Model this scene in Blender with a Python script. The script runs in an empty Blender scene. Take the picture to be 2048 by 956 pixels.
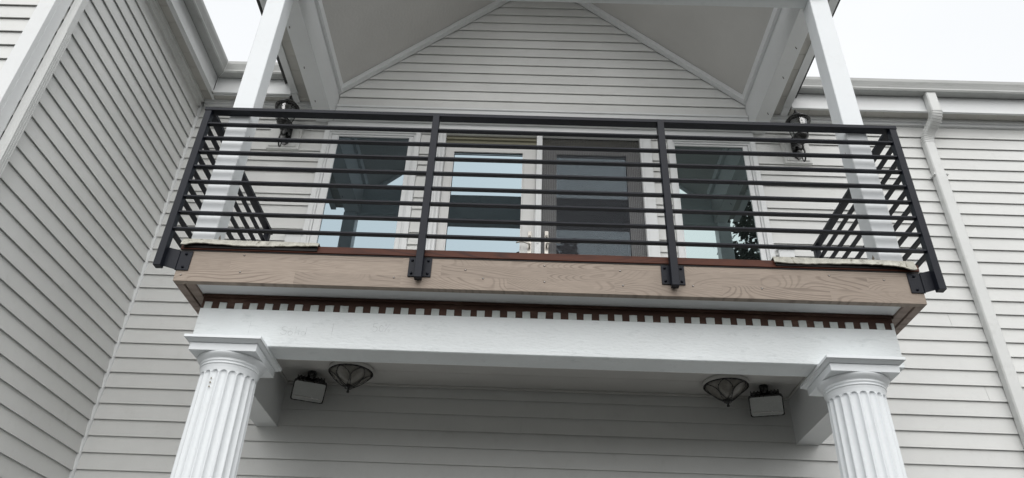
import bpy, bmesh, math, random
from mathutils import Vector, Matrix
random.seed(7)
C = bpy.context.scene.collection
S = 5.4      # metres between the camera and the main wall; all layout below is in this unit
EYE = 1.6    # camera height above the ground in metres

def M(x, y, z):
    return Vector((x * S, y * S, z * S + EYE))
def mm(v):
    return v / 1000.0 / S

# ------------------------------------------------------------------ camera
cam_d = bpy.data.cameras.new("camera")
cam = bpy.data.objects.new("camera", cam_d)
C.objects.link(cam)
bpy.context.scene.camera = cam
cam_d.sensor_width = 36
cam_d.lens = 36 * 1513.8 / 2048
cam_d.clip_start = 0.05
cam_d.clip_end = 2000
rx = Vector((0.9994, -0.0026, 0.0345)); ry = Vector((0.0304, 0.5459, -0.8373)); rz = Vector((-0.0167, 0.8378, 0.5457))
rm = Matrix((rx, -ry, -rz)).transposed()
cam.matrix_world = Matrix.Translation((0, 0, EYE)) @ rm.to_4x4()

# ------------------------------------------------------------------ world, sun, exposure
SUN_EL, SUN_AZ = math.radians(40), math.radians(174)   # azimuth clockwise from +Y
world = bpy.data.worlds.new("World")
bpy.context.scene.world = world
world.use_nodes = True
nt = world.node_tree
bg = nt.nodes["Background"]
sky = nt.nodes.new("ShaderNodeTexSky")
sky.sky_type = 'NISHITA'
sky.sun_disc = False
sky.sun_elevation = SUN_EL
sky.sun_rotation = SUN_AZ
sky.air_density = 1.0
sky.dust_density = 4.0
hs = nt.nodes.new("ShaderNodeHueSaturation")
hs.inputs['Saturation'].default_value = 0.35
nt.links.new(sky.outputs[0], hs.inputs['Color'])
tc = nt.nodes.new("ShaderNodeTexCoord")
nz = nt.nodes.new("ShaderNodeTexNoise")
nz.inputs['Scale'].default_value = 1.6
nz.inputs['Detail'].default_value = 4
nt.links.new(tc.outputs['Generated'], nz.inputs['Vector'])
rp = nt.nodes.new("ShaderNodeValToRGB")
rp.color_ramp.elements[0].position = 0.3
rp.color_ramp.elements[0].color = (7.9, 8.15, 8.4, 1)
rp.color_ramp.elements[1].position = 0.7
rp.color_ramp.elements[1].color = (9.0, 9.1, 9.2, 1)
nt.links.new(nz.outputs[0], rp.inputs[0])
mx = nt.nodes.new("ShaderNodeMix")
mx.data_type = 'RGBA'
mx.inputs[0].default_value = 0.93      # cloud cover
nt.links.new(hs.outputs[0], mx.inputs[6])
nt.links.new(rp.outputs[0], mx.inputs[7])
nt.links.new(mx.outputs[2], bg.inputs['Color'])
bg.inputs['Strength'].default_value = 0.1
sun_d = bpy.data.lights.new("sun", 'SUN')
sun_d.energy = 1.9
sun_d.angle = math.radians(82)
sun_d.color = (1.0, 0.98, 0.95)
sun = bpy.data.objects.new("sun", sun_d)
C.objects.link(sun)
to_sun = Vector((math.sin(SUN_AZ) * math.cos(SUN_EL), math.cos(SUN_AZ) * math.cos(SUN_EL), math.sin(SUN_EL)))
sun.rotation_euler = to_sun.to_track_quat('Z', 'Y').to_euler()
vs = bpy.context.scene.view_settings
vs.view_transform = 'Standard'
vs.look = 'None'
vs.exposure = 0.27
vs.gamma = 1.0

# ------------------------------------------------------------------ helpers
def tag(o, label=None, cat=None, group=None, kind=None):
    if label: o['label'] = label
    if cat: o['category'] = cat
    if group: o['group'] = group
    if kind: o['kind'] = kind
    return o

ORG = {}
def thing(name, loc, label, cat, group=None):
    o = bpy.data.objects.new(name, None)
    o.empty_display_size = 0.1
    C.objects.link(o)
    o.location = M(*loc)
    ORG[o.name] = M(*loc)
    return tag(o, label, cat, group)

class MB:
    """collects faces in world metres; build() makes one mesh object"""
    def __init__(s):
        s.v = []; s.f = []; s.m = []; s.sm = []
    def add(s, vs, fs, mat=0, smooth=False):
        b = len(s.v)
        s.v += [Vector(v) for v in vs]
        for f in fs:
            s.f.append([b + i for i in f]); s.m.append(mat); s.sm.append(smooth)
        return s
    def box(s, x0, x1, y0, y1, z0, z1, mat=0):
        p = [M(x, y, z) for z in (z0, z1) for y in (y0, y1) for x in (x0, x1)]
        return s.add(p, [(0, 2, 3, 1), (4, 5, 7, 6), (0, 1, 5, 4), (2, 6, 7, 3), (0, 4, 6, 2), (1, 3, 7, 5)], mat)
    def prism(s, pa, pb, mat=0, smooth=False, raw=False):
        """loft between two equal rings (layout units unless raw)"""
        n = len(pa)
        P = [Vector(p) if raw else M(*p) for p in list(pa) + list(pb)]
        fs = [tuple(range(n))[::-1], tuple(range(n, 2 * n))]
        fs += [(i, (i + 1) % n, n + (i + 1) % n, n + i) for i in range(n)]
        return s.add(P, fs, mat, smooth)
    def ring(s, prof, cx, cy, n=32, mat=0, smooth=True, cap=True):
        """lathe: prof = [(r, z)] layout units"""
        P = []
        for r, z in prof:
            for k in range(n):
                a = 2 * math.pi * k / n
                P.append(M(cx + r * math.cos(a), cy + r * math.sin(a), z))
        fs = []
        for j in range(len(prof) - 1):
            for k in range(n):
                k2 = (k + 1) % n
                fs.append((j * n + k, j * n + k2, (j + 1) * n + k2, (j + 1) * n + k))
        s.add(P, fs, mat, smooth)
        if cap:
            b = len(s.v) - len(P)
            s.f.append([b + k for k in range(n)][::-1]); s.m.append(mat); s.sm.append(False)
            s.f.append([b + (len(prof) - 1) * n + k for k in range(n)]); s.m.append(mat); s.sm.append(False)
        return s
    def tube(s, pts, r, n=8, mat=0, closed=False):
        """round tube through world-metre points; r metres or list"""
        pts = [Vector(p) for p in pts]
        R = r if isinstance(r, (list, tuple)) else [r] * len(pts)
        P = []; N = len(pts)
        up = None
        for i, p in enumerate(pts):
            if closed: t = pts[(i + 1) % N] - pts[i - 1]
            else: t = pts[min(i + 1, N - 1)] - pts[max(i - 1, 0)]
            t.normalize()
            if up is None:
                up = t.orthogonal().normalized()
            up = (up - t * up.dot(t)).normalized()
            sd = t.cross(up)
            for k in range(n):
                a = 2 * math.pi * k / n
                P.append(p + (up * math.cos(a) + sd * math.sin(a)) * R[i])
        fs = []
        for j in range(N if closed else N - 1):
            j2 = (j + 1) % N
            for k in range(n):
                k2 = (k + 1) % n
                fs.append((j * n + k, j * n + k2, j2 * n + k2, j2 * n + k))
        if not closed:
            fs.append(tuple(range(n))[::-1]); fs.append(tuple((N - 1) * n + k for k in range(n)))
        return s.add(P, fs, mat, True)
    def build(s, name, mats, parent=None, bevel=0, label=None, recalc=True, kind=None):
        me = bpy.data.meshes.new(name)
        org = ORG[parent.name] if parent else Vector((0, 0, 0))
        me.from_pydata([v - org for v in s.v], [], s.f)
        if not isinstance(mats, (list, tuple)): mats = [mats]
        for m in mats: me.materials.append(m)
        for p, mi, sm in zip(me.polygons, s.m, s.sm):
            p.material_index = mi; p.use_smooth = sm
        if recalc or bevel:
            bm = bmesh.new(); bm.from_mesh(me)
            if recalc: bmesh.ops.recalc_face_normals(bm, faces=bm.faces)
            if bevel:
                ed = [e for e in bm.edges if len(e.link_faces) == 2 and e.calc_face_angle(0) > 0.6]
                bmesh.ops.bevel(bm, geom=ed, offset=bevel, segments=1, affect='EDGES', clamp_overlap=True)
            bm.to_mesh(me); bm.free()
        o = bpy.data.objects.new(name, me)
        C.objects.link(o)
        if parent:
            o.parent = parent
        ORG[o.name] = org
        if label: o['label'] = label
        if kind: o['kind'] = kind
        return o

def box(name, parent, mats, a, bevel=0.002, label=None):
    return MB().box(*a).build(name, mats, parent, bevel, label)

# ------------------------------------------------------------------ materials
def new_mat(name):
    m = bpy.data.materials.new(name); m.use_nodes = True
    return m, m.node_tree, m.node_tree.nodes["Principled BSDF"]

def nd(t, typ, **kw):
    n = t.nodes.new(typ)
    for k, v in kw.items(): setattr(n, k, v)
    return n

def paint(name, col, rough=0.5, var=0.05, scale=1.3, bump=0.15, bscale=60, dirt=None, dirt_amt=0.0, stretch=(1, 1, 1), spec=0.4, metallic=0.0, island=0.0):
    """painted / coated surface: broad tone drift, fine relief, optional grime colour"""
    m, t, b = new_mat(name)
    tc = nd(t, "ShaderNodeTexCoord"); mp = nd(t, "ShaderNodeMapping")
    mp.inputs['Scale'].default_value = stretch
    t.links.new(tc.outputs['Object'], mp.inputs['Vector'])
    n1 = nd(t, "ShaderNodeTexNoise"); n1.inputs['Scale'].default_value = scale; n1.inputs['Detail'].default_value = 6; n1.inputs['Roughness'].default_value = 0.65
    t.links.new(mp.outputs[0], n1.inputs['Vector'])
    r1 = nd(t, "ShaderNodeMapRange"); r1.inputs[1].default_value = 0.3; r1.inputs[2].default_value = 0.7
    r1.inputs[3].default_value = 1 - var; r1.inputs[4].default_value = 1 + var * 0.6
    t.links.new(n1.outputs[0], r1.inputs[0])
    fac = r1.outputs[0]
    if island:
        g = nd(t, "ShaderNodeObjectInfo")
        r2 = nd(t, "ShaderNodeMapRange"); r2.inputs[3].default_value = 1 - island; r2.inputs[4].default_value = 1 + island
        t.links.new(g.outputs['Random'], r2.inputs[0])
        mu = nd(t, "ShaderNodeMath", operation='MULTIPLY')
        t.links.new(fac, mu.inputs[0]); t.links.new(r2.outputs[0], mu.inputs[1]); fac = mu.outputs[0]
    vm = nd(t, "ShaderNodeVectorMath", operation='SCALE')
    vm.inputs[0].default_value = col
    t.links.new(fac, vm.inputs['Scale'])
    out = vm.outputs[0]
    if dirt:
        n3 = nd(t, "ShaderNodeTexNoise"); n3.inputs['Scale'].default_value = 9; n3.inputs['Detail'].default_value = 10; n3.inputs['Roughness'].default_value = 0.75
        t.links.new(mp.outputs[0], n3.inputs['Vector'])
        r3 = nd(t, "ShaderNodeMapRange"); r3.inputs[1].default_value = 0.55; r3.inputs[2].default_value = 0.75; r3.inputs[4].default_value = dirt_amt
        t.links.new(n3.outputs[0], r3.inputs[0])
        mx = nd(t, "ShaderNodeMix", data_type='RGBA')
        t.links.new(r3.outputs[0], mx.inputs[0]); t.links.new(out, mx.inputs[6]); mx.inputs[7].default_value = (*dirt, 1)
        out = mx.outputs[2]
    t.links.new(out, b.inputs['Base Color'])
    n2 = nd(t, "ShaderNodeTexNoise"); n2.inputs['Scale'].default_value = bscale; n2.inputs['Detail'].default_value = 4
    t.links.new(mp.outputs[0], n2.inputs['Vector'])
    bp = nd(t, "ShaderNodeBump"); bp.inputs['Strength'].default_value = bump; bp.inputs['Distance'].default_value = 0.004
    t.links.new(n2.outputs[0], bp.inputs['Height']); t.links.new(bp.outputs[0], b.inputs['Normal'])
    rr = nd(t, "ShaderNodeMapRange"); rr.inputs[3].default_value = max(rough - 0.1, 0.05); rr.inputs[4].default_value = min(rough + 0.1, 1)
    t.links.new(n2.outputs[0], rr.inputs[0]); t.links.new(rr.outputs[0], b.inputs['Roughness'])
    b.inputs['Specular IOR Level'].default_value = spec
    b.inputs['Metallic'].default_value = metallic
    return m

def wood(name, c1, c2, rough=0.6, sx=0.5, axis='X', cells=True, ring=13.0):
    """stained laminated timber: finger-jointed lengths, each with its own cathedral grain"""
    m, t, b = new_mat(name)
    tc = nd(t, "ShaderNodeTexCoord")
    mp = nd(t, "ShaderNodeMapping")
    if axis == 'Y': mp.inputs['Rotation'].default_value = (0, 0, math.pi / 2)
    t.links.new(tc.outputs['Object'], mp.inputs['Vector'])
    sp = nd(t, "ShaderNodeSeparateXYZ"); t.links.new(mp.outputs[0], sp.inputs[0])
    cb = nd(t, "ShaderNodeCombineXYZ"); t.links.new(sp.outputs[0], cb.inputs[0]); t.links.new(sp.outputs[2], cb.inputs[1])
    br = nd(t, "ShaderNodeTexBrick"); br.inputs['Color1'].default_value = (0, 0, 0, 1); br.inputs['Color2'].default_value = (1, 1, 1, 1)
    br.inputs['Mortar'].default_value = (0.5, 0.5, 0.5, 1); br.inputs['Mortar Size'].default_value = 0.0
    br.inputs['Scale'].default_value = 1.0; br.inputs['Brick Width'].default_value = 0.62; br.inputs['Row Height'].default_value = 0.082
    br.offset = 0.37
    t.links.new(cb.outputs[0], br.inputs['Vector'])
    sv = nd(t, "ShaderNodeVectorMath", operation='SCALE'); t.links.new(br.outputs[0], sv.inputs[0]); sv.inputs['Scale'].default_value = 17.3 if cells else 0
    ad = nd(t, "ShaderNodeVectorMath", operation='ADD'); t.links.new(cb.outputs[0], ad.inputs[0]); t.links.new(sv.outputs[0], ad.inputs[1])
    m2 = nd(t, "ShaderNodeMapping"); m2.inputs['Scale'].default_value = (sx, 5.0, 1); t.links.new(ad.outputs[0], m2.inputs['Vector'])
    n0 = nd(t, "ShaderNodeTexNoise"); n0.inputs['Scale'].default_value = 1.1; n0.inputs['Detail'].default_value = 0.3; n0.inputs['Distortion'].default_value = 0.5
    t.links.new(m2.outputs[0], n0.inputs['Vector'])
    mu = nd(t, "ShaderNodeMath", operation='MULTIPLY'); mu.inputs[1].default_value = ring * 14; t.links.new(n0.outputs[0], mu.inputs[0])
    si = nd(t, "ShaderNodeMath", operation='SINE'); t.links.new(mu.outputs[0], si.inputs[0])
    ab = nd(t, "ShaderNodeMapRange"); ab.inputs[1].default_value = 0.2; ab.inputs[2].default_value = 1.0; t.links.new(si.outputs[0], ab.inputs[0])
    # patches where the grain shows and where it runs plain
    n5 = nd(t, "ShaderNodeTexNoise"); n5.inputs['Scale'].default_value = 2.2; t.links.new(ad.outputs[0], n5.inputs['Vector'])
    r5 = nd(t, "ShaderNodeMapRange"); r5.inputs[1].default_value = 0.4; r5.inputs[2].default_value = 0.62; r5.inputs[3].default_value = 0.15; t.links.new(n5.outputs[0], r5.inputs[0])
    g = nd(t, "ShaderNodeMath", operation='MULTIPLY'); t.links.new(ab.outputs[0], g.inputs[0]); t.links.new(r5.outputs[0], g.inputs[1])
    nf = nd(t, "ShaderNodeTexNoise"); nf.inputs['Scale'].default_value = 6; nf.inputs['Detail'].default_value = 6
    m3 = nd(t, "ShaderNodeMapping"); m3.inputs['Scale'].default_value = (2, 40, 1); t.links.new(ad.outputs[0], m3.inputs['Vector']); t.links.new(m3.outputs[0], nf.inputs['Vector'])
    mx = nd(t, "ShaderNodeMix", data_type='RGBA'); mx.inputs[6].default_value = (*c1, 1); mx.inputs[7].default_value = (*c2, 1)
    t.links.new(g.outputs[0], mx.inputs[0])
    rf = nd(t, "ShaderNodeMapRange"); rf.inputs[1].default_value = 0.3; rf.inputs[2].default_value = 0.7; rf.inputs[3].default_value = 0.85; rf.inputs[4].default_value = 1.1; t.links.new(nf.outputs[0], rf.inputs[0])
    tone = nd(t, "ShaderNodeMapRange"); tone.inputs[3].default_value = 0.93; tone.inputs[4].default_value = 1.06; t.links.new(br.outputs[0], tone.inputs[0])
    mm_ = nd(t, "ShaderNodeMath", operation='MULTIPLY'); t.links.new(rf.outputs[0], mm_.inputs[0]); t.links.new(tone.outputs[0], mm_.inputs[1])
    vm = nd(t, "ShaderNodeVectorMath", operation='SCALE'); t.links.new(mx.outputs[2], vm.inputs[0]); t.links.new(mm_.outputs[0], vm.inputs['Scale'])
    t.links.new(vm.outputs[0], b.inputs['Base Color'])
    b.inputs['Roughness'].default_value = rough
    b.inputs['Specular IOR Level'].default_value = 0.3
    bp = nd(t, "ShaderNodeBump"); bp.inputs['Strength'].default_value = 0.3; bp.inputs['Distance'].default_value = 0.002
    t.links.new(g.outputs[0], bp.inputs['Height']); t.links.new(bp.outputs[0], b.inputs['Normal'])
    return m

SIDING = paint("siding paint", (0.70, 0.706, 0.692), 0.55, 0.08, 0.9, 0.12, 90, dirt=(0.30, 0.28, 0.24), dirt_amt=0.15, island=0.03)
WHITE = paint("white trim paint", (0.76, 0.775, 0.78), 0.5, 0.04, 1.5, 0.12, 60, dirt=(0.42, 0.40, 0.35), dirt_amt=0.10)
BEAMW = paint("weathered white beam paint", (0.73, 0.765, 0.775), 0.55, 0.08, 2.2, 0.9, 34, dirt=(0.36, 0.40, 0.40), dirt_amt=0.42, stretch=(0.8, 1, 2.2))
COLW = paint("glossy column paint", (0.78, 0.81, 0.83), 0.35, 0.03, 1.5, 0.08, 50, dirt=(0.45, 0.43, 0.38), dirt_amt=0.12)
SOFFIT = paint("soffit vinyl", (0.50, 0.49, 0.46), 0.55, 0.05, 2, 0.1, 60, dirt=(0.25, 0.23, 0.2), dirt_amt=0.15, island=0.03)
STUCCO = paint("vault ceiling board", (0.60, 0.59, 0.57), 0.7, 0.07, 1.0, 0.6, 40)
GUTTER = paint("gutter enamel", (0.44, 0.45, 0.44), 0.4, 0.10, 3.0, 0.08, 40, dirt=(0.16, 0.16, 0.14), dirt_amt=0.5, stretch=(0.6, 0.6, 3))
PIPE = paint("downspout enamel", (0.68, 0.69, 0.68), 0.4, 0.06, 3.0, 0.08, 40, dirt=(0.25, 0.24, 0.2), dirt_amt=0.2)
BLACK = paint("black powder coat", (0.010, 0.012, 0.019), 0.42, 0.2, 5, 0.15, 120, spec=0.2)
IRON = paint("lantern iron", (0.010, 0.010, 0.010), 0.28, 0.2, 6, 0.25, 60, spec=0.7)
FASCIA = wood("taupe stained fascia", (0.345, 0.285, 0.236), (0.245, 0.198, 0.162), sx=1.4)
FASCIAY = wood("taupe stained side fascia", (0.34, 0.27, 0.23), (0.22, 0.165, 0.14), sx=1.0, axis='Y')
REDWOOD = wood("red brown deck edge", (0.085, 0.022, 0.009), (0.045, 0.011, 0.006), rough=0.55, sx=0.4, cells=False)
LEDGER = paint("bare brown primer wood", (0.066, 0.032, 0.022), 0.75, 0.45, 6, 0.8, 30, dirt=(0.30, 0.2, 0.15), dirt_amt=0.4, stretch=(0.4, 1, 2))
TOOTH = paint("old paint between dentils", (0.54, 0.58, 0.57), 0.65, 0.12, 12, 0.9, 70, dirt=(0.24, 0.25, 0.22), dirt_amt=0.45)
FLASH = paint("dirty bent flashing", (0.50, 0.49, 0.43), 0.65, 0.35, 6, 0.5, 60, dirt=(0.09, 0.08, 0.045), dirt_amt=1.6, stretch=(3.5, 2.2, 2.2))
GAPBLACK = paint("black gap fill", (0.010, 0.008, 0.007), 0.6, 0.2, 5, 0.5, 50)  # flat black for the flashing gaps and the line under the edge board
NICKEL = paint("satin nickel", (0.42, 0.40, 0.37), 0.3, 0.05, 4, 0.05, 80, metallic=0.9)
SCREW = paint("zinc screw", (0.55, 0.53, 0.5), 0.4, 0.1, 4, 0.05, 80, metallic=0.5)
PENCIL = paint("pencil mark", (0.60, 0.63, 0.64), 0.8, 0.35, 30, 0.1, 60)
OLIVE = paint("olive door head slats", (0.22, 0.21, 0.15), 0.7, 0.1, 4, 0.1, 60)  # olive tone of the slatted door heads
CREAM = paint("cream door paint", (0.69, 0.69, 0.68), 0.45, 0.03, 2, 0.1, 60)
BOUNCEF = paint("pale bounce floor", (0.74, 0.73, 0.70), 0.7, 0.1, 3, 0.4, 40)  # unseen floor, kept pale so it throws light upwards
SHINGLE = paint("roof shingles", (0.09, 0.09, 0.09), 0.9, 0.3, 8, 0.8, 30)
CONC = paint("ground paving", (0.045, 0.044, 0.040), 0.9, 0.2, 0.6, 0.6, 20)
BARK = paint("bark", (0.08, 0.06, 0.045), 0.9, 0.3, 8, 0.9, 20)
LEAF = paint("dark foliage", (0.03, 0.045, 0.025), 0.6, 0.5, 3, 0.1, 20)
CHIP = paint("chipped filler", (0.30, 0.27, 0.22), 0.8, 0.3, 30, 0.5, 60)

def glass_mat(name, tint, refl, inner):
    """coated window glass: mirror-like film over a dark room"""
    m, t, b = new_mat(name)
    t.nodes.remove(b)
    out = [n for n in t.nodes if n.type == 'OUTPUT_MATERIAL'][0]
    gl = nd(t, "ShaderNodeBsdfGlossy"); gl.inputs['Color'].default_value = (*tint, 1); gl.inputs['Roughness'].default_value = 0.01
    di = nd(t, "ShaderNodeBsdfDiffuse"); di.inputs['Color'].default_value = (*inner, 1)
    tc = nd(t, "ShaderNodeTexCoord"); n = nd(t, "ShaderNodeTexNoise"); n.inputs['Scale'].default_value = 1.2
    t.links.new(tc.outputs['Object'], n.inputs['Vector'])
    bp = nd(t, "ShaderNodeBump"); bp.inputs['Strength'].default_value = 0.06; bp.inputs['Distance'].default_value = 0.01
    t.links.new(n.outputs[0], bp.inputs['Height']); t.links.new(bp.outputs[0], gl.inputs['Normal'])
    mx = nd(t, "ShaderNodeMixShader"); mx.inputs[0].default_value = refl
    t.links.new(di.outputs[0], mx.inputs[1]); t.links.new(gl.outputs[0], mx.inputs[2]); t.links.new(mx.outputs[0], out.inputs[0])
    return m
PANE = glass_mat("coated window glass", (0.66, 0.82, 0.92), 0.25, (0.005, 0.005, 0.005))
PANE2 = glass_mat("clearer window glass", (0.72, 0.88, 0.90), 0.27, (0.010, 0.012, 0.012))

def screen_mat():
    m, t, b = new_mat("insect mesh")
    out = [n for n in t.nodes if n.type == 'OUTPUT_MATERIAL'][0]
    b.inputs['Base Color'].default_value = (0.034, 0.036, 0.044, 1); b.inputs['Roughness'].default_value = 0.7
    tr = nd(t, "ShaderNodeBsdfTransparent")
    mx = nd(t, "ShaderNodeMixShader")
    tc = nd(t, "ShaderNodeTexCoord")
    w = nd(t, "ShaderNodeTexWave"); w.bands_direction = 'Z'; w.inputs['Scale'].default_value = 26; w.inputs['Distortion'].default_value = 2.2; w.inputs['Detail'].default_value = 1; w.inputs['Detail Scale'].default_value = 0.12
    t.links.new(tc.outputs['Object'], w.inputs['Vector'])
    w2 = nd(t, "ShaderNodeTexWave"); w2.bands_direction = 'X'; w2.inputs['Scale'].default_value = 20; w2.inputs['Distortion'].default_value = 2.0; w2.inputs['Detail Scale'].default_value = 0.1
    t.links.new(tc.outputs['Object'], w2.inputs['Vector'])
    av = nd(t, "ShaderNodeMath", operation='ADD'); t.links.new(w.outputs['Fac'], av.inputs[0]); t.links.new(w2.outputs['Fac'], av.inputs[1])
    r = nd(t, "ShaderNodeMapRange"); r.inputs[2].default_value = 2; r.inputs[3].default_value = 0.26; r.inputs[4].default_value = 0.50
    t.links.new(av.outputs[0], r.inputs[0]); t.links.new(r.outputs[0], mx.inputs[0])
    t.links.new(tr.outputs[0], mx.inputs[1]); t.links.new(b.outputs[0], mx.inputs[2]); t.links.new(mx.outputs[0], out.inputs[0])
    return m
SCREEN = screen_mat()

def clear_mat():
    m, t, b = new_mat("lantern glass")
    out = [n for n in t.nodes if n.type == 'OUTPUT_MATERIAL'][0]
    t.nodes.remove(b)
    gl = nd(t, "ShaderNodeBsdfGlossy"); gl.inputs['Roughness'].default_value = 0.08
    tr = nd(t, "ShaderNodeBsdfTransparent"); tr.inputs['Color'].default_value = (0.8, 0.82, 0.82, 1)
    tc = nd(t, "ShaderNodeTexCoord"); n = nd(t, "ShaderNodeTexNoise"); n.inputs['Scale'].default_value = 30
    t.links.new(tc.outputs['Object'], n.inputs['Vector'])
    bp = nd(t, "ShaderNodeBump"); bp.inputs['Strength'].default_value = 0.6; bp.inputs['Distance'].default_value = 0.01
    t.links.new(n.outputs[0], bp.inputs['Height']); t.links.new(bp.outputs[0], gl.inputs['Normal'])
    mx = nd(t, "ShaderNodeMixShader"); mx.inputs[0].default_value = 0.3
    t.links.new(tr.outputs[0], mx.inputs[1]); t.links.new(gl.outputs[0], mx.inputs[2]); t.links.new(mx.outputs[0], out.inputs[0])
    return m
CLEAR = clear_mat()
BOWL = paint("seeded bowl glass", (0.20, 0.19, 0.17), 0.15, 0.25, 25, 0.4, 90, spec=0.6)
LAMPFACE = paint("floodlight lens", (0.42, 0.43, 0.42), 0.25, 0.06, 10, 0.1, 90, spec=0.6)

# ------------------------------------------------------------------ ground
g = MB(); zg = -EYE / S
g.add([(-400, -400, 0), (400, -400, 0), (400, 400, 0), (-400, 400, 0)], [(0, 1, 2, 3)])
tag(g.build("ground", CONC), "grey paving in front of the house", None, None, 'structure')

# ------------------------------------------------------------------ house
GZ = -EYE / S + 0.001
EX = 0.0228                     # siding exposure
XL, XR = -0.5836, 2.0
SOF = 0.922
house = thing("house", (0.0, 1.0, GZ), "white clapboard house with a gabled porch, french doors and tall windows", "house")

# solid walls behind the boards
for wx0, wx1, wz0, wz1 in ((XL - 0.02, -0.1445, GZ, 0.95), (0.1965, XR, GZ, 0.95), (-0.1445, 0.1965, GZ, 0.4415), (-0.1445, 0.1965, 0.8665, 0.95)):
    box("wall", house, SIDING, (wx0, wx1, 1.004, 1.05, wz0, wz1), 0)
box("wall", house, SIDING, (XL - 0.05, XL - 0.004, 0.622, 1.0035, GZ, 0.95), 0)
box("wall", house, SIDING, (-1.7, XL - 0.051, 0.622, 0.66, GZ, 0.95), 0)
MB().prism([(-0.36, 1.004, 0.9505), (0.405, 1.004, 0.9505), (0.0226, 1.004, 1.288)], [(-0.36, 1.05, 0.9505), (0.405, 1.05, 0.9505), (0.0226, 1.05, 1.288)]).build("gable_wall", SIDING, house)

def board_x(x0, x1, z, y=1.0, h=EX, e0=None, e1=None, top=None):
    """one lap-siding board running along X, its lower edge proud"""
    p = 0.0030
    zt = z + h
    a0 = x0 if e0 is None else e0; a1 = x1 if e1 is None else e1
    sec = lambda xb, xt: [(xb, y + 0.0038, z + 0.0046), (xb, y - p + 0.0014, z + 0.0046), (xb, y - p + 0.0011, z), (xb, y - p, z), (xt, y + 0.0003, zt + 0.0044), (xt, y + 0.0038, zt + 0.0044)]
    return MB().prism(sec(x0, a0), sec(x1, a1)).build("siding_board", SIDING, house, recalc=True)
_bx = board_x
def board_x(x0, x1, z, y=1.0, h=EX, e0=None, e1=None, top=None):
    """boards longer than a length of siding are butted end to end now and then"""
    zz = z + random.uniform(-1, 1) * 0.00012
    if e0 is None and x1 - x0 > 0.7 and random.random() < 0.4:
        c = random.uniform(x0 + 0.12, min(x1 - 0.12, x0 + 1.3))
        _bx(x0, c - 0.0002, zz, y, h); return _bx(c + 0.0002, x1, zz + random.choice((-1, 1)) * 0.00012, y, h)
    return _bx(x0, x1, zz, y, h, e0, e1)
def board_y(y0, y1, z, x=XL, h=EX):
    p = 0.0030
    sec = lambda y: [(x - 0.0038, y, z + 0.0046), (x + p - 0.0014, y, z + 0.0046), (x + p - 0.0011, y, z), (x + p, y, z), (x - 0.0003, y, z + h + 0.0044), (x - 0.0038, y, z + h + 0.0044)]
    return MB().prism(sec(y0), sec(y1)).build("siding_board", SIDING, house, recalc=True)

A0 = 0.3605
k0 = -int((A0 - GZ) / EX)
for k in range(k0, 25):
    z = A0 + EX * k
    top = z + EX
    if z > 0.905: break
    if top <= 0.4006:
        board_x(XL + 0.005, XR, z)
    elif z < 0.3995:
        board_x(XL + 0.005, -0.372, z); board_x(-0.3715, 0.418, z, h=0.4006 - z); board_x(0.4185, XR, z)
    elif top <= 0.4445:
        board_x(XL + 0.005, -0.382, z); board_x(0.432, XR, z)
    else:
        h = min(EX, 0.9115 - z)
        if top <= 0.70 or z > 0.6:
            pass
        board_x(XL + 0.005, -0.351, z, h=h)
        board_x(0.3905, XR, z, h=h)
        if z < 0.868:
            hh = min(EX, 0.8815 - z)
            board_x(-0.1835, -0.154, z, h=hh)
            board_x(0.2112, 0.239, z, h=hh)
AL = 0.3575
for k in range(-int((AL - GZ) / EX), 25):
    z = AL + EX * k
    if z > 0.905: break
    board_y(0.639, 0.9975, z, h=min(EX, 0.907 - z))
    board_x(-1.7, -0.5990, z - 0.0035, y=0.6185, h=min(EX, 0.907 - z))
# gable boards, cut along the rakes
def half(z): return max(0.0, (1.281 - z) / 0.88) + 0.012
z = 0.9195
while z < 1.262:
    a, b_ = half(z), half(z + EX)
    cx = 0.0226
    board_x(max(cx - a, -0.339), min(cx + a, 0.3845), z, e0=max(cx - b_, -0.339), e1=min(cx + b_, 0.3845), h=EX)
    z += EX
# inside corner bead, frieze, corner boards
MB().prism([(XL - 0.001, 0.9935, GZ), (XL + 0.0036, 0.9950, GZ), (XL + 0.0048, 0.9965, GZ), (XL + 0.0055, 1.002, GZ), (XL - 0.001, 1.002, GZ)],
           [(XL - 0.001, 0.9935, SOF), (XL + 0.0036, 0.9950, SOF), (XL + 0.0048, 0.9965, SOF), (XL + 0.0055, 1.002, SOF), (XL - 0.001, 1.002, SOF)]).build("corner_bead", WHITE, house)
box("corner_board", house, WHITE, (-0.5992, XL + 0.0035, 0.6155, 0.6225, GZ, 0.921))
box("corner_board", house, WHITE, (XL - 0.004, XL + 0.0035, 0.6226, 0.6385, GZ, 0.921))
fr = MB(); fr.box(XL + 0.009, -0.351, 0.9945, 1.003, 0.910, 0.9215); fr.box(XL + 0.009, -0.351, 0.991, 0.9944, 0.9160, 0.9218)
fr.build("frieze_board", WHITE, house, 0.001)
fr = MB(); fr.box(0.4175, XR, 0.9945, 1.003, 0.910, 0.9215); fr.box(0.4175, XR, 0.991, 0.9944, 0.9155, 0.9218)
fr.build("frieze_board", WHITE, house, 0.001)
fr = MB(); fr.box(XL - 0.003, XL + 0.0055, 0.6386, 0.9905, 0.905, 0.9215); fr.box(XL - 0.003, XL + 0.009, 0.6386, 0.9905, 0.9150, 0.9218)
fr.build("frieze_board", SIDING, house, 0.001)

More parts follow.
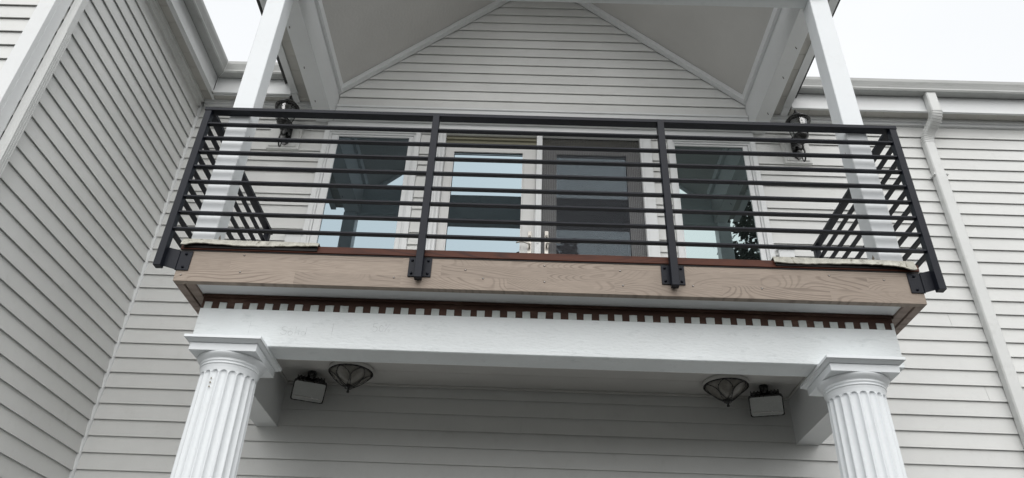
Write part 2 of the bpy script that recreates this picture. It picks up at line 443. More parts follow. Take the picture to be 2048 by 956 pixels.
# eaves: vented soffit panels, fascia
ED = 0.9708; EXF = -0.5528
def soffit_x(x0, x1, y0, y1, step=0.0322):
    x = x0
    while x < x1 - 1e-6:
        xe = min(x + step, x1)
        m = MB(); m.box(x + 0.0008, xe - 0.0008, y0, y1, SOF, SOF + 0.002)
        m.box(x - 0.0009, x + 0.0009, y0, y1, SOF - 0.0006, SOF + 0.0024)
        m.build("soffit_panel", SOFFIT, house); x = xe
def soffit_y(x0, x1, y0, y1, step=0.0322):
    y = y0
    while y < y1 - 1e-6:
        ye = min(y + step, y1)
        m = MB(); m.box(x0, x1, y + 0.0008, ye - 0.0008, SOF, SOF + 0.002)
        m.box(x0, x1, y - 0.0008, y + 0.0008, SOF - 0.0005, SOF + 0.0024)
        m.build("soffit_panel", SOFFIT, house); y = ye
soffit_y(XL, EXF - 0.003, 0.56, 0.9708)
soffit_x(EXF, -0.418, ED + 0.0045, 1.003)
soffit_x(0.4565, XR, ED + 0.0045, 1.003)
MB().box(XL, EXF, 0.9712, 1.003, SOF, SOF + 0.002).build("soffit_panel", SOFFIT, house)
# bead strips where two soffits meet
box("soffit_strip", house, WHITE, (EXF - 0.0075, EXF - 0.0032, 0.56, 0.9945, SOF - 0.0022, SOF - 0.0002), 0.001)
box("soffit_strip", house, WHITE, (EXF - 0.003, -0.418, ED + 0.0048, ED + 0.0078, SOF - 0.0024, SOF - 0.0002), 0.001)
# fascias
def fascia_y(x, y0, y1):
    m = MB(); m.box(x - 0.003, x, y0, y1, SOF - 0.002, 0.955); m.box(x + 0.0001, x + 0.0012, y0, y1, SOF - 0.003, SOF + 0.001)
    m.build("fascia_board", WHITE, house, 0.001)
def fascia_x(x0, x1, y):
    m = MB(); m.box(x0, x1, y, y + 0.004, SOF - 0.002, 0.954); m.box(x0, x1, y - 0.0014, y - 0.0001, SOF - 0.003, SOF + 0.001)
    m.build("fascia_board", WHITE, house, 0.001)
fascia_y(EXF, 0.56, ED - 0.0016)
fascia_x(EXF + 0.0002, -0.4165, ED)
fascia_x(0.4555, XR, ED)
# main roofs (hidden above the gutters but there)
def roof_slab(name, pts, th=0.02):
    up = [(x, y, z + th) for x, y, z in pts]
    MB().prism(pts, up).build(name, SHINGLE, house)
roof_slab("roof", [(-1.7, 0.972, 0.957), (-0.425, 0.972, 0.957), (-0.425, 2.2, 1.55), (-1.7, 2.2, 1.55)])
roof_slab("roof", [(0.465, 0.972, 0.957), (XR, 0.972, 0.957), (XR, 2.2, 1.55), (0.465, 2.2, 1.55)])
roof_slab("roof", [(-0.4249, 1.06, 0.9995), (0.4649, 1.06, 0.9995), (0.4649, 2.2, 1.55), (-0.4249, 2.2, 1.55)])
roof_slab("roof", [(-1.1, 0.56, 1.225), (EXF - 0.001, 0.56, 0.958), (EXF - 0.001, 0.9715, 0.958), (-1.1, 1.5, 1.225)])

# windows
def window(x0, x1, gx0, gx1, glass, label):
    z0, z1, gz1 = 0.4455, 0.8675, 0.852
    w = MB()
    # stepped casing: outer flat, inner moulding, sash
    def fr(m, a, b, zt, t, y0, y1, zb=z0):
        m.box(a, a + t, y0, y1, zb, zt); m.box(b - t, b, y0, y1, zb, zt); m.box(a + t, b - t, y0, y1, zt - t, zt)
    t1 = 0.0085
    fr(w, x0, x1, z1, t1, 0.9935, 1.004)
    o = w.build("window", WHITE, house, 0.002, label)
    m = MB(); fr(m, x0 + t1 - 0.001, x1 - t1 + 0.001, z1 - t1 + 0.001, 0.0045, 0.9965, 1.0045)
    m.build("casing_moulding", WHITE, o, 0.0015)
    m = MB(); a, b = x0 + t1 + 0.004, x1 - t1 - 0.004
    m.box(a, gx0, 0.9985, 1.0038, z0, z1 - t1 - 0.004); m.box(gx1, b, 0.9985, 1.0038, z0, z1 - t1 - 0.004); m.box(gx0, gx1, 0.9985, 1.0038, gz1, z1 - t1 - 0.004)
    m.box(gx0, gx1, 0.9985, 1.0038, z0, z0 + 0.012)
    m.build("sash", WHITE, o, 0.0015)
    MB().box(gx0 - 0.002, gx1 + 0.002, 1.0012, 1.0018, z0 + 0.004, gz1 + 0.002).build("glass", glass, o)
    return o
window(-0.3505, -0.1840, -0.3260, -0.2042, PANE, "tall fixed window left of the french doors")
window(0.2395, 0.3890, 0.2495, 0.3680, PANE2, "tall fixed window right of the french doors")
# wide flat head band under the gable with a drip lip
m = MB(); m.box(-0.3388, 0.3842, 0.9925, 1.0035, 0.8835, 0.9185); m.box(-0.3388, 0.3842, 0.9875, 0.9924, 0.8835, 0.8885); m.box(-0.3388, 0.3842, 0.990, 0.9924, 0.9135, 0.9172)
m.build("head_band", WHITE, house, 0.0015)
m = MB(); m.box(-0.349, 0.389, 0.9955, 1.0036, 0.8680, 0.8830)
m.build("head_trim", WHITE, house, 0.0015)

# french doors
m = MB()
DZ = 0.8445
m.box(-0.1535, -0.1400, 0.9935, 1.012, 0.442, 0.8675); m.box(0.1915, 0.2110, 0.9935, 1.012, 0.442, 0.8675)
m.box(-0.1399, 0.1914, 0.9945, 1.012, 0.8615, 0.8675); m.box(0.0158, 0.0255, 0.9935, 1.012, 0.442, 0.8614)
m.box(-0.1500, -0.1462, 0.9905, 0.9934, 0.442, 0.8655); m.box(-0.1438, -0.1402, 0.9912, 0.9934, 0.442, 0.8655)
m.box(0.1917, 0.1950, 0.9905, 0.9934, 0.442, 0.8655)
m.build("door_frame", WHITE, house, 0.002)
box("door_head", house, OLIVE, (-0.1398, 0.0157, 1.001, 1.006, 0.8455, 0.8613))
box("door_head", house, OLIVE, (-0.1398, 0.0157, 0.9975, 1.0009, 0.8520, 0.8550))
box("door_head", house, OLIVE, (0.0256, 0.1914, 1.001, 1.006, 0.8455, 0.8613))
for x0, x1, g0, g1, mat, lab in ((-0.1396, 0.0155, -0.1268, -0.0055, CREAM, "cream left leaf of the french doors"), (0.0258, 0.1912, 0.0478, 0.1705, CREAM, "right leaf of the french doors behind the grey screen")):
    m = MB(); y0, y1 = 1.004, 1.0115
    m.box(x0, g0, y0, y1, 0.443, DZ); m.box(g1, x1, y0, y1, 0.443, DZ); m.box(g0, g1, y0, y1, 0.8315, DZ); m.box(g0, g1, y0, y1, 0.443, 0.478)
    d = m.build("door", mat, house, 0.002, lab)
    MB().box(g0 - 0.001, g1 + 0.001, 1.0085, 1.009, 0.477, 0.8325).build("glass", PANE, d)
    m = MB()
    t = 0.0022
    m.box(g0, g0 + t, 1.0035, 1.0039, 0.478, 0.8315); m.box(g1 - t, g1, 1.0035, 1.0039, 0.478, 0.8315); m.box(g0 + t, g1 - t, 1.0035, 1.0039, 0.8315 - t, 0.8315)
    m.build("glazing_bead", mat, d)
    # lever handle on its long plate
    hx = 0.0078 if x0 < 0 else 0.0345
    sg = -1 if x0 < 0 else 1
    yh = 0.9995 if sg > 0 else 1.002
    m = MB(); m.box(hx - 0.0028, hx + 0.0028, yh, yh + 0.0018, 0.618, 0.668)
    pts = [M(hx, yh - 0.009, 0.638)]
    for q in range(1, 8):
        u = q / 7
        pts.append(M(hx + sg * 0.021 * u, yh - 0.009, 0.638 + 0.0045 * math.sin(u * math.pi * 0.85)))
    m.tube([M(hx, yh + 0.001, 0.638), M(hx, yh - 0.009, 0.638)], 0.009, 8)
    m.tube(pts, [0.008] * 7 + [0.005], 8)
    m.tube([M(hx, yh - 0.0005, 0.657), M(hx, yh - 0.0022, 0.657)], 0.011, 12)
    m.build("handle", NICKEL, d)
# sliding mesh screen drawn over the right leaf
m = MB(); m.box(0.0260, 0.1912, 0.99995, 1.00005, 0.443, 0.8612)
m.build("insect_screen", SCREEN, house)
# door closers: small white blocks at the edge
box("strike_plate", house, WHITE, (-0.1512, -0.1480, 0.9895, 0.9904, 0.640, 0.668), 0.001)
box("strike_plate", house, WHITE, (0.0185, 0.0222, 0.9920, 0.9934, 0.640, 0.672), 0.001)
# flat mounting blocks for the lanterns
for a, b_ in ((-0.4440, -0.3890), (0.4335, 0.4795)):
    m = MB(); m.box(a, b_, 0.9925, 1.003, 0.816, 0.872); m.box(a + 0.004, b_ - 0.004, 0.9905, 0.9924, 0.820, 0.868)
    m.build("mounting_block", SIDING, house, 0.002)

# ------------------------------------------------------------------ porch roof
porch = thing("porch_roof", (0.0226, 0.85, 0.883), "gabled porch roof with vaulted board ceiling above the balcony", "porch roof")
FB0, FB1 = 0.7015, 0.7270
ZU = 0.883
box("front_beam", porch, BEAMW, (-0.3708, 0.4108, FB0, FB1, ZU - 0.0005, 0.948), 0.003)
for a, b_ in ((-0.3706, -0.3400), (0.3850, 0.4106)):
    box("side_beam", porch, WHITE, (a, b_, FB1 + 0.0004, 1.003, ZU, 0.955), 0.003)
# little hooks left under the side beams
for x, y in ((-0.3655, 0.785), (-0.362, 0.868), (-0.361, 0.945), (0.401, 0.80), (0.4005, 0.862), (0.400, 0.945)):
    MB().tube([M(x, y, ZU + 0.001), M(x, y, ZU - 0.002), M(x + 0.0012, y, ZU - 0.0032), M(x + 0.0005, y, ZU - 0.004)], 0.003, 6).build("hook", LEDGER, porch)
# trim strip at the spring of the vault
box("ceiling_trim", porch, WHITE, (-0.3399, -0.3340, FB1, 0.9915, 0.9480, 0.9650), 0.002)
box("ceiling_trim", porch, WHITE, (0.3790, 0.3849, FB1, 0.9915, 0.9480, 0.9650), 0.002)
CXm = 0.0226
def slope(side, t0, t1, y0, y1, z_off, th):
    """slab on one side of the vault from spring (0) to ridge (1)"""
    xs = -0.3399 if side < 0 else 0.3849
    def pt(t, y, dz): return (xs + (CXm - xs) * t, y, 0.9590 + (1.281 - 0.9590) * t + dz)
    a = [pt(t0, y0, z_off), pt(t1, y0, z_off), pt(t1, y0, z_off + th), pt(t0, y0, z_off + th)]
    b = [pt(t0, y1, z_off), pt(t1, y1, z_off), pt(t1, y1, z_off + th), pt(t0, y1, z_off + th)]
    return MB().prism(a, b)
for sd in (-1, 1):
    slope(sd, -0.02, 1.0, 0.690, 1.003, 0.0, 0.012).build("vault_ceiling", STUCCO, porch)
    slope(sd, 0.0, 0.985, 0.9860, 0.9965, -0.0130, 0.0125).build("rake_trim", WHITE, porch, 0.0015)
    slope(sd, 0.0, 0.985, 0.6900, 0.6990, -0.0080, 0.0078).build("front_rake", WHITE, porch, 0.0015)
    xo = -0.430 if sd < 0 else 0.466
    xs = -0.3399 if sd < 0 else 0.3849
    # outer roof slab
    a = [(CXm, 0.672, 1.300), (xo, 0.672, 0.943), (xo, 0.672, 0.953), (CXm, 0.672, 1.318)]
    b = [(CXm, 1.30, 1.300), (xo, 1.30, 0.943), (xo, 1.30, 0.953), (CXm, 1.30, 1.318)]
    MB().prism(a, b).build("roof_slab", SHINGLE, porch)
# porch eave soffits, fascia
for side, xa, xb, fa, fb in ((-1, -0.4040, -0.3709, -0.4150, -0.4042), (1, 0.4109, 0.4402, 0.4404, 0.4525)):
    y = 0.690
    while y < 0.990:
        ye = min(y + 0.0322, 0.9905)
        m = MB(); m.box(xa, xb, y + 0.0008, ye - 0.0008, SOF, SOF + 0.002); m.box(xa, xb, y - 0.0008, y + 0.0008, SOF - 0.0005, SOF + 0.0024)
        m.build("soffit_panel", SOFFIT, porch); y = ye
    m = MB(); m.box(fa, fb, 0.682, 0.9695, SOF - 0.0015, 0.945)
    m.build("eave_fascia", WHITE, porch, 0.002)
    e = fb if side < 0 else fa
    m = MB(); m.box(e - 0.0015, e + 0.0015, 0.690, 0.968, SOF - 0.0030, SOF - 0.0016); m.build("eave_bead", WHITE, porch, 0.0008)
    m = MB(); m.box(fa, fb, 0.9697, 0.9945, SOF - 0.0022, SOF + 0.01); m.build("eave_return", WHITE, porch, 0.002)

# ------------------------------------------------------------------ gutters
def gut_sec(o):     # K-style section, o = outward distance, height z
    return [(0.0, 0.9535), (0.0145, 0.9525), (0.0160, 0.9555), (0.0150, 0.9590), (0.0165, 0.9640), (0.0185, 0.9700), (0.0188, 0.9760), (0.0168, 0.9762), (0.0160, 0.9700), (0.0130, 0.9600), (0.0120, 0.9560), (0.0010, 0.9560), (0.0010, 0.974), (0.0, 0.974)]
def gutter_x(m, x0, x1, y, mitre0=0.0):
    s_ = gut_sec(0)
    m.prism([(x0 + o * mitre0, y - o, z) for o, z in s_], [(x1, y - o, z) for o, z in s_])
def gutter_y(m, x, y0, y1, mitre1=0.0):
    s_ = gut_sec(0)
    m.prism([(x + o, y0, z) for o, z in s_], [(x + o, y1 - o * mitre1, z) for o, z in s_])
gl_ = thing("gutter", (EXF, 0.9690, 0.9530), "white eave gutter turning the inside corner between the left wing and the porch", "gutter", None)
m = MB(); gutter_y(m, EXF + 0.0014, 0.56, ED - 0.0016, 1.0); m.build("gutter_run", GUTTER, gl_)
m = MB(); gutter_x(m, EXF + 0.0014, -0.4290, ED - 0.0016, 1.0); m.build("gutter_run", GUTTER, gl_)
m = MB(); m.tube([M(EXF + 0.0014 + o, ED - 0.0016 - o, z - 0.0003) for o, z in ((0.0005, 0.9532), (0.0145, 0.9522), (0.0160, 0.9555), (0.0150, 0.9590), (0.0186, 0.9705), (0.0188, 0.976))], 0.0022, 6)
m.build("mitre_seam", PIPE, gl_)
gr_ = thing("gutter", (1.2, 0.9690, 0.9530), "long white eave gutter right of the porch with a downspout hanging below", "gutter", None)
m = MB(); gutter_x(m, 0.4535, XR, ED - 0.0016, 0.0); m.build("gutter_run", GUTTER, gr_)
for gx in (0.62, 0.86, 1.10, 1.34, 1.58, 1.82):
    MB().box(gx, gx + 0.0012, 0.9515, 0.969, 0.9745, 0.9757).build("hanger", PIPE, gr_)

# ------------------------------------------------------------------ downspouts
def rect_pipe(m, path, hw, hd, cr=0.25):
    """rectangular pipe along layout points in the YZ plane bend; path = [(x,y,z)] ; hw along X, hd along depth"""
    pts = [M(*p) for p in path]
    N = len(pts); rings = []
    for i, p in enumerate(pts):
        t = (pts[min(i + 1, N - 1)] - pts[max(i - 1, 0)]).normalized()
        xa = Vector((1, 0, 0)); xa = (xa - t * xa.dot(t)).normalized()
        ya = t.cross(xa).normalized()
        c = cr * min(hw, hd) * S
        w, d = hw * S, hd * S
        o = [(-w + c, -d), (w - c, -d), (w, -d + c), (w, d - c), (w - c, d), (-w + c, d), (-w, d - c), (-w, -d + c)]
        rings.append([p + xa * a + ya * b for a, b in o])
    for a, b in zip(rings[:-1], rings[1:]):
        base = len(m.v); n = 8
        m.add(a + b, [(k, (k + 1) % n, n + (k + 1) % n, n + k) for k in range(n)])
    m.add(rings[0] + rings[-1], [tuple(range(8)), tuple(range(8, 16))])
ds = thing("downspout", (0.683, 0.991, GZ), "white downspout with crimped offset elbows right of the balcony", "downspout", None)
m = MB(); rect_pipe(m, [(0.6945, 0.9630, 0.9528), (0.6945, 0.9630, 0.9140)], 0.0088, 0.0066); m.build("outlet", PIPE, ds)
def elbow(pa, pb, pc, n=9):
    out = []
    for i in range(n):
        u = i / (n - 1)
        p = (Vector(pa) * (1 - u) ** 2 + Vector(pb) * 2 * u * (1 - u) + Vector(pc) * u * u)
        out.append(p)
    return out
def crimped(path, hw, hd):
    m = MB()
    for i in range(len(path) - 1):
        a, b = Vector(path[i]), Vector(path[i + 1])
        k = 1.05 if i % 2 else 0.97
        rect_pipe(m, [a, a.lerp(b, 0.5), b], hw * k, hd * k)
    return m
e1 = elbow((0.6945, 0.9630, 0.9145), (0.6945, 0.9630, 0.900), (0.6895, 0.9775, 0.8905), 15)
crimped(e1, 0.0090, 0.0068).build("elbow", PIPE, ds)
e2 = elbow((0.6895, 0.9775, 0.8905), (0.6825, 0.9905, 0.8800), (0.6825, 0.9905, 0.8640), 15)
crimped(e2, 0.0086, 0.0065).build("elbow", PIPE, ds)
m = MB(); rect_pipe(m, [(0.6825, 0.9905, 0.8645), (0.6825, 0.9905, 0.7950)], 0.0085, 0.0064); m.build("pipe", PIPE, ds)
m = MB(); rect_pipe(m, [(0.6825, 0.9905, 0.8000), (0.6825, 0.9905, GZ)], 0.0092, 0.0068); m.build("pipe", PIPE, ds)
m = MB(); m.box(0.6705, 0.6732, 0.9835, 0.9988, 0.7935, 0.7965); m.box(0.6918, 0.6945, 0.9835, 0.9988, 0.7935, 0.7965); m.build("strap", PIPE, ds, 0.0005)
dl = thing("downspout", (XL + 0.0055, 0.6455, GZ), "slim white downspout beside the corner board of the left wing", "downspout", None)
m = MB(); rect_pipe(m, [(XL + 0.0085, 0.6455, 0.9535), (XL + 0.0085, 0.6455, 0.70)], 0.0052, 0.0064, 0.35); m.build("pipe", PIPE, dl)
m = MB(); rect_pipe(m, [(XL + 0.0085, 0.6455, 0.705), (XL + 0.0085, 0.6455, GZ)], 0.0056, 0.0068, 0.35); m.build("pipe", PIPE, dl)
for q in range(4):
    yy = 0.6405 + q * 0.0033
    MB().box(XL + 0.0141, XL + 0.01455, yy, yy + 0.0011, GZ, 0.702).build("rib", PIPE, dl)

# ------------------------------------------------------------------ porch beam (lower), ceiling
beam = thing("porch_beam", (0.02, 0.756, 0.3354), "weathered white box beam carried by the two fluted columns", "beam")
ZB, ZT = 0.3354, 0.3795
BY0, BY1 = 0.7402, 0.7725
box("front_beam", beam, BEAMW, (-0.3545, 0.4045, BY0, BY1, ZB, ZT), 0.002)
box("bottom_bead", beam, BEAMW, (-0.2705, 0.3135, BY0 - 0.0006, BY0 - 0.0001, ZB + 0.0006, ZB + 0.0062), 0.0008)
for a, b_ in ((-0.3565, -0.3270), (0.3720, 0.4030)):
    box("side_beam", beam, WHITE, (a, b_, BY1 + 0.0003, 1.0005, ZB + 0.0004, 0.3995), 0.002)
led = box("ledger_board", beam, LEDGER, (-0.3545, 0.4045, BY0 + 0.0012, BY1, ZT + 0.0002, 0.3968), 0.002)
MB().box(-0.3540, 0.4040, BY0 - 0.0016, BY0 + 0.0011, 0.3935, 0.3966).build("ledger_cleat", LEDGER, beam, 0.001)
x = -0.3509
k = 0
while x < 0.402:
    j = lambda a: random.uniform(-a, a)
    w = 0.0086 + j(0.0006); zt = 0.3870 + j(0.0004); dx = j(0.0003)
    x0, x1 = x + dx, min(x + dx + w, 0.4044)
    a = [(x0, BY0 - 0.0001, ZT - 0.0002), (x1, BY0 - 0.0001, ZT - 0.0002), (x1 + j(0.0003), BY0 - 0.0001, zt), ((x0 + x1) / 2, BY0 - 0.0001, zt + j(0.0003)), (x0 + j(0.0003), BY0 - 0.0001, zt + j(0.0004))]
    b = [(p[0], BY0 + 0.0011, p[2]) for p in a]
    MB().prism(a, b).build("dentil_tooth", TOOTH, beam)
    x += 0.01673
# faint pencil notes on the beam
def scribble(name, strokes, ox, oz, sc, w=mm(1.9)):
    m = MB()
    for st in strokes:
        for (x0, z0), (x1, z1) in zip(st[:-1], st[1:]):
            a = Vector((x1 - x0, z1 - z0)); L = a.length or 1; nx, nz_ = -a.y / L * w / 2, a.x / L * w / 2
            q = [(ox + x0 * sc + nx, oz + z0 * sc + nz_), (ox + x1 * sc + nx, oz + z1 * sc + nz_), (ox + x1 * sc - nx, oz + z1 * sc - nz_), (ox + x0 * sc - nx, oz + z0 * sc - nz_)]
            m.prism([(u, BY0 - 0.00002, v) for u, v in q], [(u, BY0 - 0.00012, v) for u, v in q])
    return m.build(name, PENCIL, beam)
def arc(cx, cz, rx_, rz_, a0, a1, n=8):
    return [(cx + rx_ * math.cos(math.radians(a0 + (a1 - a0) * i / n)), cz + rz_ * math.sin(math.radians(a0 + (a1 - a0) * i / n))) for i in range(n + 1)]
Sl = arc(0.35, 0.78, 0.30, 0.22, 20, 250) + arc(0.30, 0.30, 0.32, 0.27, 80, -170)
o_ = arc(1.05, 0.25, 0.25, 0.25, 90, 450)
l_ = [(1.62, 1.05), (1.58, 0.02)]
i_ = [(1.98, 0.55), (1.96, 0.02)]
i2 = [(2.00, 0.80), (2.02, 0.84)]
d_ = arc(2.48, 0.25, 0.24, 0.24, 60, 400)
d2 = [(2.78, 1.0), (2.74, 0.0)]
scribble("pencil_writing", [Sl, o_, l_, i_, i2, d_, d2], -0.2600, 0.3500, 0.0098)
five = [(0.55, 1.0), (0.12, 0.98), (0.08, 0.58)] + arc(0.28, 0.32, 0.28, 0.3, 100, -160)
zero = arc(0.98, 0.42, 0.22, 0.40, 90, 450)
pc1 = arc(1.45, 0.85, 0.09, 0.12, 0, 360, 6); pc2 = [(1.85, 1.0), (1.35, 0.05)]; pc3 = arc(1.80, 0.18, 0.09, 0.12, 0, 360, 6)
scribble("pencil_writing", [five, zero, pc1, pc2, pc3], -0.1620, 0.3570, 0.0100)
scribble("pencil_mark", [[(0, 0), (0.05, 1.6)]], -0.2050, 0.3505, 0.0098)
scribble("pencil_mark", [[(0, 0), (0.02, 1.5)]], -0.2950, 0.3505, 0.0098)
scribble("pencil_mark", [[(0, 0), (0.4, 0.3), (0.9, 0.05), (1.3, 0.4)]], 0.2480, 0.3660, 0.0070)

# porch ceiling boards under the deck
ceil = thing("porch_ceiling", (0.02, 0.88, 0.4005), "dark boarded ceiling above the lower porch between the beams", "ceiling")
y = 0.7727; q = 0
for ye in (0.8120, 0.8575, 0.9030, 0.9485, 0.9995):
    box("ceiling_panel", ceil, STUCCO, (-0.3268, 0.3718, y + 0.0004, ye - 0.0004, 0.4003, 0.4035), 0.0015); y = ye
m = MB(); m.box(-0.3268, 0.3718, 0.9930, 0.9972, 0.3975, 0.4001); m.build("cove_strip", STUCCO, ceil, 0.001)
for a, b_ in ((-0.3268, -0.3235), (0.3685, 0.3718)):
    m = MB(); m.box(a, b_, 0.7730, 0.9928, 0.3975, 0.4001); m.build("cove_strip", STUCCO, ceil, 0.001)

# ------------------------------------------------------------------ balcony deck
deck = thing("balcony_deck", (0.0254, 0.85, 0.3935), "balcony deck with taupe wood fascia and red brown edge board", "balcony deck")
SX0, SX1, FY = -0.3765, 0.4272, 0.7060
ZF = 0.3935
box("front_fascia", deck, FASCIA, (SX0, SX1, FY, FY + 0.0075, ZF, 0.4322), 0.002)
for a, b_, l0, l1 in ((SX0, SX0 + 0.0090, SX0 + 0.0102, SX0 + 0.0205), (SX1 - 0.0090, SX1, SX1 - 0.0205, SX1 - 0.0102)):
    box("side_fascia", deck, FASCIAY, (a, b_, FY + 0.0076, 0.9985, ZF, 0.4322), 0.002)
    box("rim_joist", deck, FASCIAY, (l0, l1, FY + 0.0082, 0.9985, ZF + 0.0012, 0.4318), 0.002)
box("soffit_board", deck, WHITE, (SX0 + 0.0207, SX1 - 0.0207, FY + 0.0078, BY0 - 0.0002, 0.3970, 0.3990), 0.001)
box("deck_edge", deck, REDWOOD, (SX0 - 0.0012, SX1 + 0.0012, FY - 0.0018, 0.9980, 0.4326, 0.4412), 0.002)
box("bounce_floor", deck, BOUNCEF, (SX0 + 0.004, SX1 - 0.004, FY + 0.006, 0.9975, 0.4413, 0.4422), 0)  # added pale sheet, bounces light onto the gable wall and vault
box("dark_line", deck, GAPBLACK, (SX0, SX1, FY - 0.0007, FY - 0.0001, 0.4312, 0.4325), 0)  # thin black line along the bottom of the red edge board
for x, z in ((-0.3064, 0.4278), (-0.3064, 0.4065), (-0.3694, 0.4011), (-0.1394, 0.4057), (-0.0631, 0.4179), (-0.0435, 0.4080), (0.0225, 0.4261), (0.0227, 0.4060), (0.1044, 0.4227), (0.1068, 0.4047), (0.1817, 0.4068), (0.2552, 0.4064), (0.3300, 0.4250), (0.3880, 0.4215)):
    m = MB(); m.tube([M(x, FY + 0.0002, z), M(x, FY - 0.0005, z)], 0.0042, 8); m.build("screw", SCREW, deck)
    m = MB(); m.tube([M(x, FY + 0.0002, z), M(x, FY - 0.00012, z)], 0.0065, 8); m.build("screw_hole", LEDGER, deck)

# ------------------------------------------------------------------ columns
def column(cx, cy, label):
    col = thing("fluted_column", (cx, cy, GZ), label, "column", "fluted columns under the balcony beam")
    # abacus
    m = MB(); h1, h2 = 0.0402, 0.0352
    m.box(cx - h1, cx + h1, cy - h1 - 0.0025, cy + h1 + 0.0025, 0.3318, ZB - 0.0003)
    a = [(cx - h1 + 0.001, cy - h1 - 0.0015, 0.3317), (cx + h1 - 0.001, cy - h1 - 0.0015, 0.3317), (cx + h1 - 0.001, cy + h1 + 0.0015, 0.3317), (cx - h1 + 0.001, cy + h1 + 0.0015, 0.3317)]
    b = [(cx - h2 - 0.0012, cy - h2 - 0.002, 0.3292), (cx + h2 + 0.0012, cy - h2 - 0.002, 0.3292), (cx + h2 + 0.0012, cy + h2 + 0.002, 0.3292), (cx - h2 - 0.0012, cy + h2 + 0.002, 0.3292)]
    m.prism(b, a)
    m.box(cx - h2, cx + h2, cy - h2, cy + h2, 0.3208, 0.3291)
    m.build("abacus", COLW, col, 0.0015)
    # echinus and neck rings
    prof = [(0.0302, 0.3090), (0.0308, 0.3097), (0.0308, 0.3106), (0.0300, 0.3112), (0.0298, 0.3119), (0.0312, 0.3126), (0.0314, 0.3136), (0.0304, 0.3142), (0.0318, 0.3155), (0.0338, 0.3170), (0.0352, 0.3188), (0.0358, 0.3200), (0.0356, 0.3207)]
    MB().ring(prof, cx, cy, 64).build("echinus", COLW, col)
    # fluted shaft
    NF, SEG = 20, 10
    n = NF * SEG
    zs = [GZ + 0.03, -0.2, 0.0, 0.1, 0.2, 0.27, 0.2985, 0.2997, 0.3007, 0.3015, 0.3021, 0.3025, 0.3027, 0.3060, 0.3090]
    P = []
    for z in zs:
        R = 0.0288 + 0.0016 * min(1, max(0, (0.305 - z) / 0.12)) ** 0.8 + 0.0006 * max(0, (0.18 - z))
        if z > 0.3035: R = 0.0288 + (z - 0.3035) * 0.22
        for k in range(n):
            a = 2 * math.pi * (k + 0.5) / n
            u = ((k + 0.5) % SEG) / SEG * 2 - 1        # -1..1 across one flute
            hw = 0.78
            zt = 0.2985
            if z > zt:
                q = (z - zt) / 0.0042
                hw *= math.sqrt(max(0.0, 1 - q * q))
            d = 0.0
            if hw > 0.02 and abs(u) < hw:
                d = 0.0026 * math.sqrt(max(0.0, 1 - (u / hw) ** 2)) * min(1, hw / 0.4)
            P.append(M(cx + (R - d) * math.cos(a), cy + (R - d) * math.sin(a), z))
    m = MB(); fs = []
    for j in range(len(zs) - 1):
        for k in range(n):
            k2 = (k + 1) % n
            fs.append((j * n + k, j * n + k2, (j + 1) * n + k2, (j + 1) * n + k))
    m.add(P, fs, 0, False)
    m.build("shaft", COLW, col)
    m = MB(); m.box(cx - 0.042, cx + 0.042, cy - 0.042, cy + 0.042, GZ, GZ + 0.012)
    m.ring([(0.041, GZ + 0.0121), (0.0425, GZ + 0.018), (0.040, GZ + 0.024), (0.0345, GZ + 0.027), (0.034, GZ + 0.0305)], cx, cy, 48)
    m.build("base", COLW, col, 0.001)
    return col
cL = column(-0.3098, 0.7555, "white fluted column with chipped shaft below the left end of the beam")
cR = column(0.3524, 0.7555, "white fluted column below the right end of the beam")
cL['group'] = cR['group'] = "fluted columns under the balcony beam"
for dz, w in ((0.2925, 0.0004), (0.2880, 0.0007), (0.2835, 0.0005)):
    a = math.radians(-103)
    px, py = -0.3098 + 0.0290 * math.cos(a), 0.7555 + 0.0290 * math.sin(a)
    m = MB(); m.add([M(px - w, py - 0.0001, dz), M(px + w, py - 0.0001, dz - 0.0002), M(px + w * 0.7, py - 0.0001, dz + 0.0013), M(px - w * 0.6, py - 0.0001, dz + 0.0015),
                     M(px - w, py + 0.0012, dz), M(px + w, py + 0.0012, dz), M(px + w, py + 0.0012, dz + 0.0012), M(px - w, py + 0.0012, dz + 0.0012)],
                    [(0, 1, 2, 3), (0, 4, 5, 1), (1, 5, 6, 2), (2, 6, 7, 3), (3, 7, 4, 0)]); m.build("paint_chip", CHIP, cL)

# ------------------------------------------------------------------ porch posts
def post(xi, xo, label):
    t = thing("porch_post", ((xi + xo) / 2, 0.7205, 0.4415), label, "post", "square posts carrying the porch roof")
    y0 = 0.7075; y1 = 0.7331
    box("post_shaft", t, COLW, (min(xi, xo), max(xi, xo), y0, y1, 0.4414, 0.8822), 0.004)
    s = 1 if xo > xi else -1
    # torn filler marks low and high on the inner face
    for z, w, hgt in ((0.605, 0.0012, 0.006), (0.4560, 0.0028, 0.006)):
        yc = 0.7205
        a = [(xi - s * 0.0001, yc - w, z), (xi - s * 0.0001, yc + w * 0.6, z - hgt * 0.4), (xi - s * 0.0001, yc + w, z + hgt * 0.5), (xi - s * 0.0001, yc - w * 0.3, z + hgt)]
        b = [(xi + s * 0.0006, p[1], p[2]) for p in a]
        MB().prism(a, b).build("torn_filler", CHIP, t)
    return t
post(-0.3460, -0.3718, "square white porch post left of the doors behind the railing")
post(0.3905, 0.4160, "square white porch post right of the doors behind the railing")

